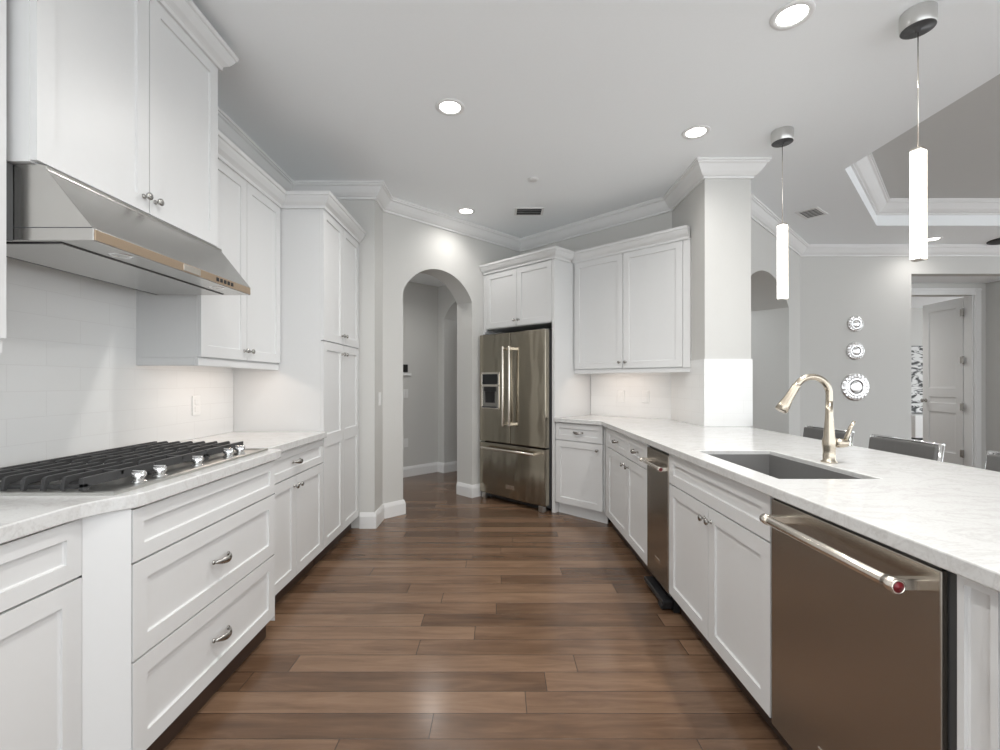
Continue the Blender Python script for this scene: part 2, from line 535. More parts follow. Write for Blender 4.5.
# vestibule with the inner door
YV = 6.35
wall_run('wall_vestibule_back', (4.9, YV), (6.72, YV), 0.12, 2.6, [(0.70, 1.60, 2.44, 0)])
wall_run('wall_vestibule_right', (6.67, YV), (6.67, YB + 0.14), 0.1, 2.6)
wall_run('wall_vestibule_left', (5.0, YB + 0.14), (5.0, YV), 0.1, 2.6)
struct(MB().box(4.9, YB + 0.14, 2.6, 6.8, YV + 0.2, 2.64).build('ceiling_vestibule', M['ceil']))
# room beyond the inner door
wall_run('wall_bedroom_back', (4.6, 9.4), (9.6, 9.4), 0.1, 2.75)
wall_run('wall_bedroom_left', (5.0, YV + 0.12), (5.0, 9.4), 0.1, 2.75)
struct(MB().box(4.8, YV + 0.12, 2.75, 10.4, 9.6, 2.79).build('ceiling_bedroom', M['ceil']))

# baseboards
BB = [(0, 0), (0.018, 0), (0.018, 0.10), (0.013, 0.118), (0.007, 0.135), (0, 0.135)]
nA = Vector((R2, -R2)); aL = Vector((-0.905, 4.400)); aR = Vector((-0.287, 5.018))
struct(MB().sweep(BB, [(-1.185, 3.97), P_STUB, P_RET, aL, aL - nA * 0.24]).build('baseboard_left', M['trim']))
struct(MB().sweep(BB, [aR - nA * 0.24, aR, (aR.x + 0.085, aR.y + 0.085)]).build('baseboard_arch', M['trim']))
struct(MB().sweep(BB, [(-3.2, 4.13), W2A, W2A + W2D * 0.135, W2A + W2D * 0.135 + Vector((R2, R2)) * 0.25]).build('baseboard_hall', M['trim']))
struct(MB().sweep(BB, [P_DIN, (5.16, YB)]).build('baseboard_dining', M['trim']))
# inner door casing
CAS = 0.09
cs = MB()
for x0, x1 in ((5.60 - CAS, 5.60), (6.50, 6.50 + CAS)):
    cs.box(x0, YV - 0.02, 0, x1, YV, 2.44 + CAS); cs.box(x0 + 0.012, YV - 0.03, 0, x0 + 0.03, YV - 0.018, 2.44 + CAS)
cs.box(5.60, YV - 0.02, 2.44, 6.50, YV, 2.44 + CAS); cs.box(5.60 - CAS, YV - 0.03, 2.44 + 0.06, 6.50 + CAS, YV - 0.018, 2.44 + 0.078)
cs.box(6.485, YV, 0, 6.50, YV + 0.12, 2.44); cs.box(5.60, YV, 0, 5.615, YV + 0.12, 2.44)
struct(cs.build('trim_4', M['trim'], bevel=0.003))


# tiled splashbacks (local x along the wall, z up)
def tiles(name, p0, rz, L, z0, z1):
    return struct(MB().box(0, -0.008, 0, L, 0.0, z1 - z0).build(name, M['tile'], loc=(p0[0], p0[1], z0), rot=(0, 0, rz)))


tiles('wall_tiles_left', (XL, 0.2), PI / 2, 3.155 - 0.2, 0.914, 1.90)
uT = 1.005
pT = (P_COR[0] + uT * R2, P_COR[1] - uT * R2)
tiles('wall_tiles_fridge_side', pT, -PI / 4, 1.874 - uT, 0.909, 1.40)
tiles('wall_tiles_column_side', (1.585, 4.24), -PI / 2, 4.24 - 3.565, 0.909, 1.427)
tiles('wall_tiles_column_front', (1.577, 3.565), 0, 0.371, 0.909, 1.427)


# ------------------------------------------------------------------ cabinets
def front_mesh(w, h, panels, rail=0.058, depth=0.009, ch=0.0045, t=0.02):
    """shaker front in local x (0..w), z (0..h), face at y=0; panels = list of (z0, z1) openings"""
    b = MB(); bm = b.bm
    def quad(*p): bm.faces.new([bm.verts.new(q) for q in p])
    x0, x1 = rail, w - rail
    zs = [0.0]
    for a, c in panels: zs += [a, c]
    zs.append(h)
    quad((0, 0, 0), (x0, 0, 0), (x0, 0, h), (0, 0, h))
    quad((x1, 0, 0), (w, 0, 0), (w, 0, h), (x1, 0, h))
    for i in range(0, len(zs), 2):
        quad((x0, 0, zs[i]), (x1, 0, zs[i]), (x1, 0, zs[i + 1]), (x0, 0, zs[i + 1]))
    for a, c in panels:
        o = [(x0, 0, a), (x1, 0, a), (x1, 0, c), (x0, 0, c)]
        i_ = [(x0 + ch, depth, a + ch), (x1 - ch, depth, a + ch), (x1 - ch, depth, c - ch), (x0 + ch, depth, c - ch)]
        m_ = [(p[0] + (q[0] - p[0]) * .15, depth * .75, p[2] + (q[2] - p[2]) * .15) for p, q in zip(o, i_)]
        for k in range(4):
            l = (k + 1) % 4
            quad(o[k], o[l], m_[l], m_[k]); quad(m_[k], m_[l], i_[l], i_[k])
        quad(*i_)
    quad((0, t, 0), (0, t, h), (w, t, h), (w, t, 0))
    quad((0, 0, 0), (0, t, 0), (w, t, 0), (w, 0, 0)); quad((0, 0, h), (w, 0, h), (w, t, h), (0, t, h))
    quad((0, 0, 0), (0, 0, h), (0, t, h), (0, t, 0)); quad((w, 0, 0), (w, t, 0), (w, t, h), (w, 0, h))
    bmesh.ops.remove_doubles(bm, verts=bm.verts[:], dist=1e-5)
    return b


def knob_mesh():
    mt = Matrix.Rotation(PI / 2, 4, 'X')
    return MB().lathe([(0.009, 0), (0.009, 0.003), (0.005, 0.006), (0.005, 0.014), (0.012, 0.018), (0.0145, 0.023), (0.013, 0.028), (0.006, 0.030), (0, 0.030)], 16, mt)


def pull_mesh(w=0.096):
    b = MB()
    n = 14; pa = []; ra = []; rb = []
    for i in range(n + 1):
        t = i / n; a = PI * t
        pa.append((-w / 2 + w * t, -0.004 - 0.026 * math.sin(a) ** 0.75, -0.003 * math.sin(a)))
        ra.append(0.0045 + 0.0025 * math.sin(a)); rb.append(0.006 + 0.0075 * math.sin(a))
    b.tube(pa, ra, 10, ry=rb)
    for s in (-1, 1):
        b.lathe([(0.009, 0), (0.009, 0.003), (0.006, 0.006)], 12, Matrix.Translation((s * w / 2, 0, 0)) @ Matrix.Rotation(PI / 2, 4, 'X'))
    return b


KN = PU = None


def hardware(kind, parent, x, z):
    global KN, PU
    if kind == 'knob':
        o = knob_mesh().build('knob', M['nickel'], parent) if KN is None else KN.copy()
        if KN is None: KN = o
        else: COL.objects.link(o)
    else:
        o = pull_mesh().build('pull_handle', M['nickel'], parent) if PU is None else PU.copy()
        if PU is None: PU = o
        else: COL.objects.link(o)
    o.parent = parent; o.location = (x, 0, z)
    return o


def front(cab, name, x0, x1, z0, z1, panels=None, rail=0.058, hw=(), g=0.0021):
    w, h = x1 - x0 - 2 * g, z1 - z0 - 2 * g
    if panels is None: panels = [(rail, h - rail)]
    else: panels = [(a - z0, c - z0) for a, c in panels]
    o = front_mesh(w, h, panels, rail).build(name, M['cab'], cab, loc=(x0 + g, 0, z0 + g))
    for k, hx, hz in hw:
        hardware(k, o, hx - x0 - g, hz - z0 - g)
    return o


def base_cab(name, label, origin, rz, w, depth, z1=0.872, toe='toe', toe_in=0.065, zb=0.105, ends=(0, 0)):
    c = thing(name, label, 'cabinet', (origin[0], origin[1], 0), rz)
    MB().box(0, 0.0205, zb, w, depth, z1).build('body', M['cab'], c)
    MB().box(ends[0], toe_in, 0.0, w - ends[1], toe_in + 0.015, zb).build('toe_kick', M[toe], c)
    return c


CROWN_C = [(0, -0.012), (0.012, -0.012), (0.014, 0.006), (0.02, 0.012), (0.034, 0.024), (0.05, 0.048), (0.054, 0.06), (0.062, 0.064), (0.064, 0.085), (0, 0.085)]


def wall_cab(name, label, origin, rz, w, depth, z0, z1, zc, rail_drop=0.04, crown_path=None):
    c = thing(name, label, 'cabinet', (origin[0], origin[1], z0), rz)
    MB().box(0, 0.0205, 0, w, depth, z1 - z0).build('body', M['cab'], c)
    if rail_drop:
        MB().box(0.0, 0.012, -rail_drop, w, 0.03, 0.0).box(0, 0.03, -rail_drop, 0.018, depth, 0).box(w - 0.018, 0.03, -rail_drop, w, depth, 0).build('light_rail', M['cab'], c, bevel=0.003)
    if crown_path:
        MB().sweep([(o, zc - z0 + z) for o, z in CROWN_C], crown_path).build('crown_moulding', M['cab'], c)
    return c


XF = -1.19     # left run face
XB = -1.095    # drawer bank (bumped out)
RL = PI / 2
# -- near left base
c = base_cab('base_cabinet', 'white base cabinet with one drawer over a door at the lower left photo edge', (-1.17, 0.55), RL, 1.305 - 0.55, 0.63)
front(c, 'drawer', 0.18, 0.755, 0.706, 0.868, rail=0.045, hw=[('pull', 0.47, 0.787)])
front(c, 'door', 0.18, 0.755, 0.11, 0.703)
# -- drawer bank under the cooktop
c = base_cab('drawer_cabinet', 'white three-drawer base cabinet standing forward under the gas cooktop', (XB, 1.388), RL, 0.886, 0.70, toe_in=0.045)
w = 0.886
front(c, 'drawer', 0, w, 0.706, 0.868, rail=0.045)
front(c, 'drawer', 0, w, 0.409, 0.703, hw=[('pull', w / 2, 0.556)])
front(c, 'drawer', 0, w, 0.105, 0.406, hw=[('pull', w / 2, 0.2555)])
# angled corner stiles of the bump-out
MB().prism([(-0.083, 0.0765), (-0.002, 0.002), (-0.002, 0.03), (-0.06, 0.09)], 2, 0.08, 0.871).build('corner_stile', M['cab'], c)
MB().prism([(w + 0.002, 0.002), (w + 0.03, 0.06), (w + 0.03, 0.09), (w + 0.002, 0.03)], 2, 0.08, 0.871).build('corner_stile', M['cab'], c)
# -- base between drawer bank and pantry
y0, y1 = 2.31, 3.152
w = y1 - y0
c = base_cab('base_cabinet', 'white base cabinet with one drawer and two doors between cooktop drawers and pantry', (XF, y0), RL, w, 0.61)
front(c, 'drawer', 0.0, w, 0.706, 0.868, rail=0.045, hw=[('pull', w * .5, 0.787)])
front(c, 'door', 0.0, w / 2, 0.11, 0.703, hw=[('knob', w / 2 - 0.03, 0.645)])
front(c, 'door', w / 2, w, 0.11, 0.703, hw=[('knob', w / 2 + 0.03, 0.645)])
# -- pantry
y0, y1 = 3.158, 3.952
w = y1 - y0
c = thing('pantry_cabinet', 'tall white four-door pantry cabinet reaching up beside the arched opening', 'cabinet', (XF, y0, 0), RL)
MB().box(0, 0.0205, 0.105, w, 0.618, 2.44).build('body', M['cab'], c)
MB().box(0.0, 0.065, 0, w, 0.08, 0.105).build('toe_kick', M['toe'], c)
for i in (0, 1):
    xa, xb = i * w / 2, (i + 1) * w / 2
    kx = w / 2 + (0.03 if i else -0.03)
    front(c, 'lower_door', xa, xb, 0.11, 1.531, panels=[(0.168, 0.80), (0.885, 1.47)], hw=[('knob', kx, 1.46)])
    front(c, 'upper_door', xa, xb, 1.535, 2.436, hw=[('knob', kx, 1.60)])


def crown_part(c, zc, path):
    """path in cabinet-local x, y; crown projects to the right of the travel direction"""
    MB().sweep([(o, zc + z) for o, z in CROWN_C], path).build('crown_moulding', M['cab'], c)


# local front is -y; travelling from x=0 to x=w along y=0 the right-hand side is -y (the room)
crown_part(c, 2.44, [(0.0, 0.29), (0.0, 0.0), (w, 0.0)])
# -- upper right of hood
y0, y1 = 2.308, 3.152
w = y1 - y0
c = wall_cab('wall_cabinet', 'white two-door wall cabinet between the range hood and tall pantry', (-1.48, y0), RL, w, 0.322, 1.371, 2.44, 2.44)
for i in (0, 1):
    front(c, 'door', i * w / 2, (i + 1) * w / 2, 0.004, 1.066, hw=[('knob', w / 2 + (0.03 if i else -0.03), 0.06)])
crown_part(c, 2.44 - 1.371, [(0.0, 0.0), (w, 0.0)])
# -- cabinet over hood
y0, y1 = 1.375, 2.268
w = y1 - y0
c = wall_cab('wall_cabinet', 'white two-door wall cabinet standing forward above the range hood', (-1.37, y0), RL, w, 0.432, 1.905, 2.79, 2.79, rail_drop=0)
for i in (0, 1):
    front(c, 'door', i * w / 2, (i + 1) * w / 2, 0.003, 0.882, hw=[('knob', w / 2 + (0.03 if i else -0.03), 0.062)])
crown_part(c, 2.79 - 1.905, [(0.0, 0.43), (0.0, 0.0), (w, 0.0), (w, 0.43)])
# -- near upper
y0, y1 = 0.5, 1.357
w = y1 - y0
c = wall_cab('wall_cabinet', 'white wall cabinet at the far left photo edge before the range hood', (-1.437, y0), RL, w, 0.365, 1.371, 2.44, 2.44)
for i in (0, 1):
    front(c, 'door', i * w / 2, (i + 1) * w / 2, 0.004, 1.066)
crown_part(c, 2.44 - 1.371, [(0.0, 0.0), (w, 0.0)])

# -- fridge surround (45 degrees)
RF = -PI / 4
def fp(u, d):   # point on the fridge wall: u along it, d in front of it
    return (P_COR[0] + u * R2 - d * R2, P_COR[1] - u * R2 - d * R2)
c = thing('fridge_surround_cabinet', 'white cabinet with two small doors over the refrigerator and a tall side panel', 'cabinet', (*fp(0, 0.61), 0), RF)
MB().box(0.0, 0.0205, 1.825, 0.985, 0.60, 2.44).build('body', M['cab'], c)
MB().box(0.966, 0.0, 0.0, 1.0, 0.605, 2.44).build('side_panel', M['cab'], c, bevel=0.002)
MB().box(0.006, 0.0, 0.0, 0.03, 0.60, 1.80).box(0.006, 0.0, 1.80, 0.05, 0.02, 2.44).build('filler_stile', M['cab'], c)
front(c, 'door', 0.052, 0.508, 1.83, 2.425, hw=[('knob', 0.48, 1.89)])
front(c, 'door', 0.510, 0.964, 1.83, 2.425, hw=[('knob', 0.54, 1.89)])
crown_part(c, 2.44, [(0.006, 0.0), (1.0, 0.0), (1.0, 0.24)])
# -- wall cabinet on the fridge wall
c = wall_cab('wall_cabinet', 'white two-door wall cabinet between the refrigerator and the column', fp(1.004, 0.315), RF, 1.172, 0.313, 1.371, 2.44, 2.44)
front(c, 'door', 0.01, 0.55, 0.004, 1.062, hw=[('knob', 0.52, 0.06)])
front(c, 'door', 0.552, 1.105, 0.004, 1.062, hw=[('knob', 0.582, 0.06)])
MB().box(1.107, 0.0, 0.0, 1.165, 0.02, 1.066).build('filler_stile', M['cab'], c)
crown_part(c, 2.44 - 1.371, [(0.0, 0.0), (1.165, 0.0)])
# -- base beside fridge
c = base_cab('base_cabinet', 'white one-door base cabinet right beside the refrigerator at the counter bend', fp(1.004, 0.61), RF, 0.535, 0.60, toe='cab', toe_in=0.06)
front(c, 'drawer', 0.004, 0.525, 0.706, 0.866, rail=0.045, hw=[('pull', 0.265, 0.787)])
front(c, 'door', 0.004, 0.525, 0.11, 0.703, hw=[('knob', 0.475, 0.645)])

# -- right run
RR = -PI / 2
XG = 0.92
c = base_cab('base_cabinet', 'white base cabinet with two drawers over two doors beside narrow compactor', (XG, 3.995), RR, 3.995 - 2.870, 0.61)
w = 3.995 - 2.870
front(c, 'drawer', 0.075, 0.655, 0.706, 0.866, rail=0.045, hw=[('pull', 0.375, 0.787)])
front(c, 'drawer', 0.657, w, 0.706, 0.866, rail=0.045, hw=[('pull', 0.89, 0.787)])
front(c, 'door', 0.075, 0.655, 0.11, 0.703, hw=[('knob', 0.60, 0.645)])
front(c, 'door', 0.657, w, 0.11, 0.703, hw=[('knob', 0.71, 0.645)])
MB().box(0.0, 0.001, 0.108, 0.073, 0.02, 0.868).build('corner_stile', M['cab'], c)
c = thing('sink_cabinet', 'white two-door sink cabinet between the narrow compactor and dishwasher', 'cabinet', (XG, 2.503, 0), RR)
w = 2.503 - 1.570
MB().box(0, 0.0205, 0.105, 0.018, 0.6, 0.871).box(w - 0.018, 0.0205, 0.105, w, 0.6, 0.871).box(0.018, 0.0205, 0.105, w - 0.018, 0.6, 0.123).box(0.018, 0.0205, 0.123, w - 0.018, 0.036, 0.871).box(0.018, 0.585, 0.123, w - 0.018, 0.6, 0.871).build('body', M['cab'], c)
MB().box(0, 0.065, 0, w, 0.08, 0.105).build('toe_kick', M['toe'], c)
front(c, 'false_drawer_front', 0, w, 0.706, 0.866, rail=0.05)
front(c, 'door', 0, w / 2, 0.11, 0.703, hw=[('knob', w / 2 - 0.03, 0.645)])
front(c, 'door', w / 2, w, 0.11, 0.703, hw=[('knob', w / 2 + 0.03, 0.645)])
c = base_cab('base_cabinet', 'white cabinet end with a narrow recessed panel on the near side of the dishwasher', (XG, 0.935), RR, 0.66, 0.61)
front(c, 'narrow_panel', 0.002, 0.083, 0.11, 0.866, rail=0.014)
front(c, 'door', 0.087, 0.655, 0.11, 0.866)

# ------------------------------------------------------------------ counters
def counter(name, label, outer, holes=(), z0=0.8725, z1=0.914):
    o = MB().plate(outer, list(holes), z0, z1).build(name, M['quartz'], bevel=0.004)
    return tag(o, label, 'counter')

XE = -1.155
curve = [(-1.155, 1.24), (-1.150, 1.275), (-1.138, 1.31), (-1.118, 1.345), (-1.098, 1.372), (-1.084, 1.395), (-1.078, 1.43)]
lc = [(XL + 0.0085, 0.2), (XE, 0.2)] + curve + [(-1.078, 2.30), (-1.095, 2.33), (-1.165, 2.345), (-1.165, 3.154), (XL + 0.0085, 3.154)]
counter('countertop', 'white quartz countertop along the left wall under the gas cooktop', lc)
gap = 0.0085
rc = [(0.895, 0.2), (0.895, 4.032), fp(1.004, 0.635), fp(1.004, gap), (1.5765, 4.2365), (1.5765, 3.5565), (1.90, 3.5565), (1.90, 0.2)]
SX0, SX1, SY0, SY1 = 0.99, 1.35, 1.635, 2.31
sink_hole = [(SX0, SY0), (SX1, SY0), (SX1, SY1), (SX0, SY1)]
counter('countertop', 'white quartz countertop of the peninsula holding the sink and faucet', rc, [sink_hole], z1=0.909)

# ------------------------------------------------------------------ sink and faucet
s = thing('sink', 'dark grey undermount sink set into the peninsula countertop', 'sink', (0, 0, 0))
b = MB()
zt, zb, tk = 0.891, 0.66, 0.008
ring = lambda x0, y0, x1, y1, z: [(x0, y0, z), (x1, y0, z), (x1, y1, z), (x0, y1, z)]
def shell(b, loops):
    vs = [[b.bm.verts.new(p) for p in l] for l in loops]
    for a, c_ in zip(vs, vs[1:]):
        for i in range(len(a)):
            j = (i + 1) % len(a)
            b.bm.faces.new([a[i], a[j], c_[j], c_[i]])
    b.bm.faces.new(vs[-1])
    return b
i0 = 0.006
shell(b, [ring(SX0 + 0.001, SY0 + 0.001, SX1 - 0.001, SY1 - 0.001, 0.65), ring(SX0 + 0.001, SY0 + 0.001, SX1 - 0.001, SY1 - 0.001, zt),
          ring(SX0 + 0.004, SY0 + 0.004, SX1 - 0.004, SY1 - 0.004, zt), ring(SX0 + 0.012, SY0 + 0.012, SX1 - 0.012, SY1 - 0.012, zb)])
b.build('basin', M['sink'], s, bevel=0.001)
MB().lathe([(0.045, 0.001), (0.045, 0.004), (0.03, 0.0025), (0, 0.002)], 20).build('drain', M['chrome'], s, loc=(1.17, 1.97, zb))

FX, FY, FZ = 1.406, 1.973, 0.909
f = thing('faucet', 'champagne bronze gooseneck kitchen faucet standing behind the sink', 'faucet', (FX, FY, FZ))
MB().lathe([(0.031, 0), (0.031, 0.004), (0.024, 0.01), (0.023, 0.05), (0.026, 0.07), (0.026, 0.095), (0.021, 0.108), (0.0185, 0.15), (0.0145, 0.20), (0.0135, 0.26)], 24).build('body', M['bronze'], f)
pa, ra = [], []
R = 0.074
ztop = 0.289
for i in range(6): pa.append((0, 0, 0.24 + (ztop - 0.24) * i / 5)); ra.append(0.0135)
for i in range(1, 22):
    a = PI * 0.84 * i / 21
    pa.append((-R + R * math.cos(a), 0, ztop + R * math.sin(a))); ra.append(0.0135)
MB().tube(pa, ra, 16, up=(0, 1, 0)).build('gooseneck_spout', M['bronze'], f)
e = Vector(pa[-1]); dv = (Vector(pa[-1]) - Vector(pa[-2])).normalized()
hd = [e - dv * 0.004 + dv * t for t in (0, 0.004, 0.012, 0.07, 0.10, 0.126, 0.130)]
MB().tube(hd, [0.015, 0.0165, 0.0165, 0.0185, 0.024, 0.0255, 0.021], 18, up=(0, 1, 0)).build('spray_head', M['bronze'], f)
MB().tube([(0.02, -0.004, 0.082), (0.05, -0.006, 0.082), (0.066, -0.008, 0.082), (0.072, -0.008, 0.082)], [0.019, 0.019, 0.0175, 0.012], 18, up=(0, 0, 1)).build('handle_hub', M['bronze'], f)
MB().tube([(0.060, -0.008, 0.088), (0.070, -0.010, 0.115), (0.082, -0.012, 0.15), (0.096, -0.014, 0.176)], [0.008, 0.0075, 0.0065, 0.005], 12, ry=[0.009, 0.010, 0.010, 0.008], up=(0, 1, 0)).build('lever', M['bronze'], f)

# ------------------------------------------------------------------ dishwasher, compactor
def bar_handle(parent, x0, x1, z, off, r, post=0.055, medallion=True):
    """pro style bar: tube on two posts; local x along, front -y"""
    h = MB().tube([(x0, -off, z), (x0 + 0.004, -off, z), (x1 - 0.004, -off, z), (x1, -off, z)], [r * .9, r, r, r * .9], 18).build('handle', M['bar'], parent)
    for xa, xb in ((x0 + 0.008, x0 + 0.03), (x1 - 0.03, x1 - 0.004)):
        MB().tube([(xa, -off, z), (xb, -off, z)], r * 1.18, 18).build('handle_collar', M['bar'], h)
    for xx in (x0 + 0.018, x1 - 0.018):
        MB().box(xx - 0.011, -off + 0.004, z - r * .95, xx + 0.011, 0.004, z + r * .95, bevel=0.003).build('bracket', M['bar'], h)
    if medallion:
        mt = Matrix.Translation((x1 - 0.002, -off, z)) @ Matrix.Rotation(PI / 2, 4, 'Y')
        MB().lathe([(r * 1.14, -0.002), (r * 1.14, 0.003), (r * .9, 0.004), (r * .9, 0.001)], 20, mt).build('medallion_ring', M['bar'], h)
        MB().lathe([(r * .9, 0.001), (r * .9, 0.0028), (r * .42, 0.003), (r * .4, 0.0046), (0, 0.0046)], 20, mt).build('medallion', M['red'], h)
    return h

c = thing('dishwasher', 'stainless steel dishwasher with long bar handle under the peninsula counter', 'dishwasher', (XG, 1.563, 0), RR)
w = 0.612
MB().box(0.004, 0.0125, 0.09, w + 0.008, 0.59, 0.866).build('tub_housing', M['dark'], c)
MB().box(0.004, -0.004, 0.105, w - 0.01, 0.012, 0.858, bevel=0.003).build('door_panel', M['steel_h'], c)
MB().box(0.012, 0.0, 0.8585, w - 0.012, 0.0125, 0.867).build('control_strip', M['black'], c)
MB().box(0.004, 0.055, 0.0, w, 0.075, 0.09).build('toe_kick', M['black'], c)
bar_handle(c, 0.075, w - 0.033, 0.815, 0.072, 0.0135)
pb = MB().box(0.235, -0.0065, 0.182, 0.335, -0.0035, 0.208, bevel=0.001).build('badge', M['bar'], c)

c = thing('trash_compactor', 'narrow stainless steel undercounter compactor with bar handle between two white cabinets', 'compactor', (XG, 2.866, 0), RR)
w = 0.358
MB().box(0.003, 0.012, 0.085, w - 0.003, 0.59, 0.866).build('housing', M['dark'], c)
MB().box(0.003, -0.003, 0.105, w - 0.003, 0.012, 0.852, bevel=0.003).build('door_panel', M['steel_h'], c)
MB().box(0.003, 0.03, 0.0, w - 0.003, 0.06, 0.085).build('toe_kick', M['black'], c)
bar_handle(c, 0.002, w - 0.004, 0.775, 0.042, 0.0115)
MB().box(0.02, -0.03, 0.035, w - 0.01, 0.03, 0.062, bevel=0.006).box(w - 0.075, -0.034, 0.012, w - 0.02, 0.03, 0.036, bevel=0.004).build('foot_pedal', M['black'], c)
MB().box(0.15, -0.0055, 0.212, 0.23, -0.0025, 0.236, bevel=0.001).build('badge', M['bar'], c)

# ------------------------------------------------------------------ refrigerator
c = thing('refrigerator', 'stainless steel french-door refrigerator with bottom freezer and door dispenser', 'refrigerator', (*fp(0.036, 0.695), 0), RF)
w = 0.916
MB().box(0.004, 0.075, 0.035, w - 0.004, 0.66, 1.748).build('body', M['dark'], c)
MB().box(0.03, 0.05, 0.02, w - 0.03, 0.075, 0.06).build('base_grille', M['black'], c)
dl = MB().box(0, 0, 0.617, w / 2 - 0.002, 0.068, 1.757, bevel=0.008).build('door', M['steel_f'], c)
dr = MB().box(w / 2 + 0.002, 0, 0.617, w, 0.068, 1.757, bevel=0.008).build('door', M['steel_f'], c)
fz = MB().box(0, 0, 0.062, w, 0.068, 0.606, bevel=0.008).build('freezer_drawer', M['steel_f'], c)
for d, x in ((dl, w / 2 - 0.045), (dr, w / 2 + 0.045)):
    h = MB().tube([(x, -0.062, 0.80), (x, -0.062, 0.805), (x, -0.062, 1.605), (x, -0.062, 1.61)], [0.012, 0.0135, 0.0135, 0.012], 16, up=(0, 1, 0)).build('handle', M['bar'], d)
    for zz in (0.825, 1.585):
        MB().box(x - 0.012, -0.058, zz - 0.014, x + 0.012, 0.003, zz + 0.014, bevel=0.003).build('bracket', M['bar'], h)
h = MB().tube([(0.09, -0.062, 0.555), (0.095, -0.062, 0.555), (w - 0.095, -0.062, 0.555), (w - 0.09, -0.062, 0.555)], [0.012, 0.0135, 0.0135, 0.012], 16).build('handle', M['bar'], fz)
for xx in (0.115, w - 0.115):
    MB().box(xx - 0.014, -0.058, 0.543, xx + 0.014, 0.003, 0.567, bevel=0.003).build('bracket', M['bar'], h)
MB().box(w / 2 - 0.06, -0.003, 0.155, w / 2 + 0.06, 0.002, 0.195, bevel=0.001).build('badge', M['bar'], fz)
ds = MB()
dx0, dx1, dz0, dz1 = 0.028, 0.305, 0.965, 1.355
ds.box(dx0, -0.007, dz0, dx0 + 0.02, 0.004, dz1, bevel=0.002).box(dx1 - 0.02, -0.007, dz0, dx1, 0.004, dz1, bevel=0.002)
ds.box(dx0, -0.007, dz1 - 0.022, dx1, 0.004, dz1, bevel=0.002).box(dx0, -0.007, dz0, dx1, 0.004, dz0 + 0.022, bevel=0.002).box(dx0, -0.007, 1.20, dx1, 0.004, 1.225, bevel=0.002)
ds = ds.build('dispenser', M['bar'], dl)
MB().box(dx0 + 0.015, -0.004, 1.222, dx1 - 0.015, 0.003, dz1 - 0.018).build('display', M['smoke'], ds)
MB().prism([(-0.002, dz0 + 0.02), (-0.0015, dz0 + 0.02), (0.0, 1.205), (-0.003, 1.205)], 0, dx0 + 0.018, dx1 - 0.018).build('recess_panel', M['nickel'], ds)
MB().box(dx0 + 0.05, -0.012, 1.15, dx1 - 0.05, 0.002, 1.20, bevel=0.004).prism([(-0.012, 1.15), (-0.012, 1.145), (-0.006, 1.03), (-0.002, 1.03), (-0.004, 1.15)], 0, dx0 + 0.07, dx1 - 0.07).build('paddle', M['black'], ds)
MB().box(dx0 + 0.03, -0.022, dz0 + 0.012, dx1 - 0.03, 0.002, dz0 + 0.026, bevel=0.003).build('drip_tray', M['dark'], ds)
for xx in (0.03, w - 0.09):
    MB().box(xx, 0.005, 0.0, xx + 0.06, 0.09, 0.06, bevel=0.006).build('foot', M['steel_pan'], c)
for xx in (0.02, w - 0.10):
    MB().box(xx, 0.03, 1.748, xx + 0.08, 0.14, 1.768, bevel=0.006).build('hinge_cover', M['dark'], c)

# ------------------------------------------------------------------ range hood
y0, y1 = 1.388, 2.268
c = thing('range_hood', 'stainless steel under-cabinet range hood above the gas cooktop', 'range hood', (0, y0, 0))
L = y1 - y0
prof = [(XL + 0.0085, 1.903), (-1.372, 1.903), (-1.352, 1.897), (-1.352, 1.886), (-1.212, 1.710), (-1.212, 1.674), (-1.665, 1.674), (-1.672, 1.76), (XL + 0.0085, 1.78)]
sh = MB()
sh.prism(prof, 1, 0, L)
sh.build('canopy', M['steel_hood'], c, bevel=0.0015)
MB().box(-1.2135, 0.006, 1.6765, -1.2095, L - 0.006, 1.7075).build('control_strip', M['hood_tan'], c)
MB().box(-1.650, 0.02, 1.6692, -1.645, L - 0.03, 1.672).box(-1.658, 0.02, 1.6715, -1.325, L - 0.03, 1.676).build('filter_frame', M['black'], c)
MB().box(-1.653, 0.026, 1.670, -1.3295, L - 0.035, 1.675).build('filter_panel', M['steel_hood'], c)
MB().box(-1.59, -0.0008, 1.712, -1.588, 0.001, 1.90).box(-1.80, -0.0008, 1.711, -1.215, 0.001, 1.7135).build('seam_line', M['dark'], c)
for yy in (0.17, 0.70):
    MB().lathe([(0.034, 0.004), (0.034, 0.0), (0.027, -0.0015), (0.024, 0.001), (0, 0.001)], 24).build('lamp', M['chrome'], c, loc=(-1.268, yy, 1.6735))
bt = MB()
for k in range(5):
    bt.box(-1.2105, 0.602 + k * 0.027, 1.684, -1.2075, 0.619 + k * 0.027, 1.700, bevel=0.001)
bt.build('buttons', M['black'], c)
MB().box(-1.2105, 0.395, 1.679, -1.2082, 0.495, 1.705, bevel=0.0008).build('label_plate', M['bar'], c)
MB().box(XL + 0.01, -0.022, 1.672, -1.45, -0.002, 1.90).build('gap_shade_strip', M['dark'], c)  # dark box standing in for the shade in the gap beside the hood

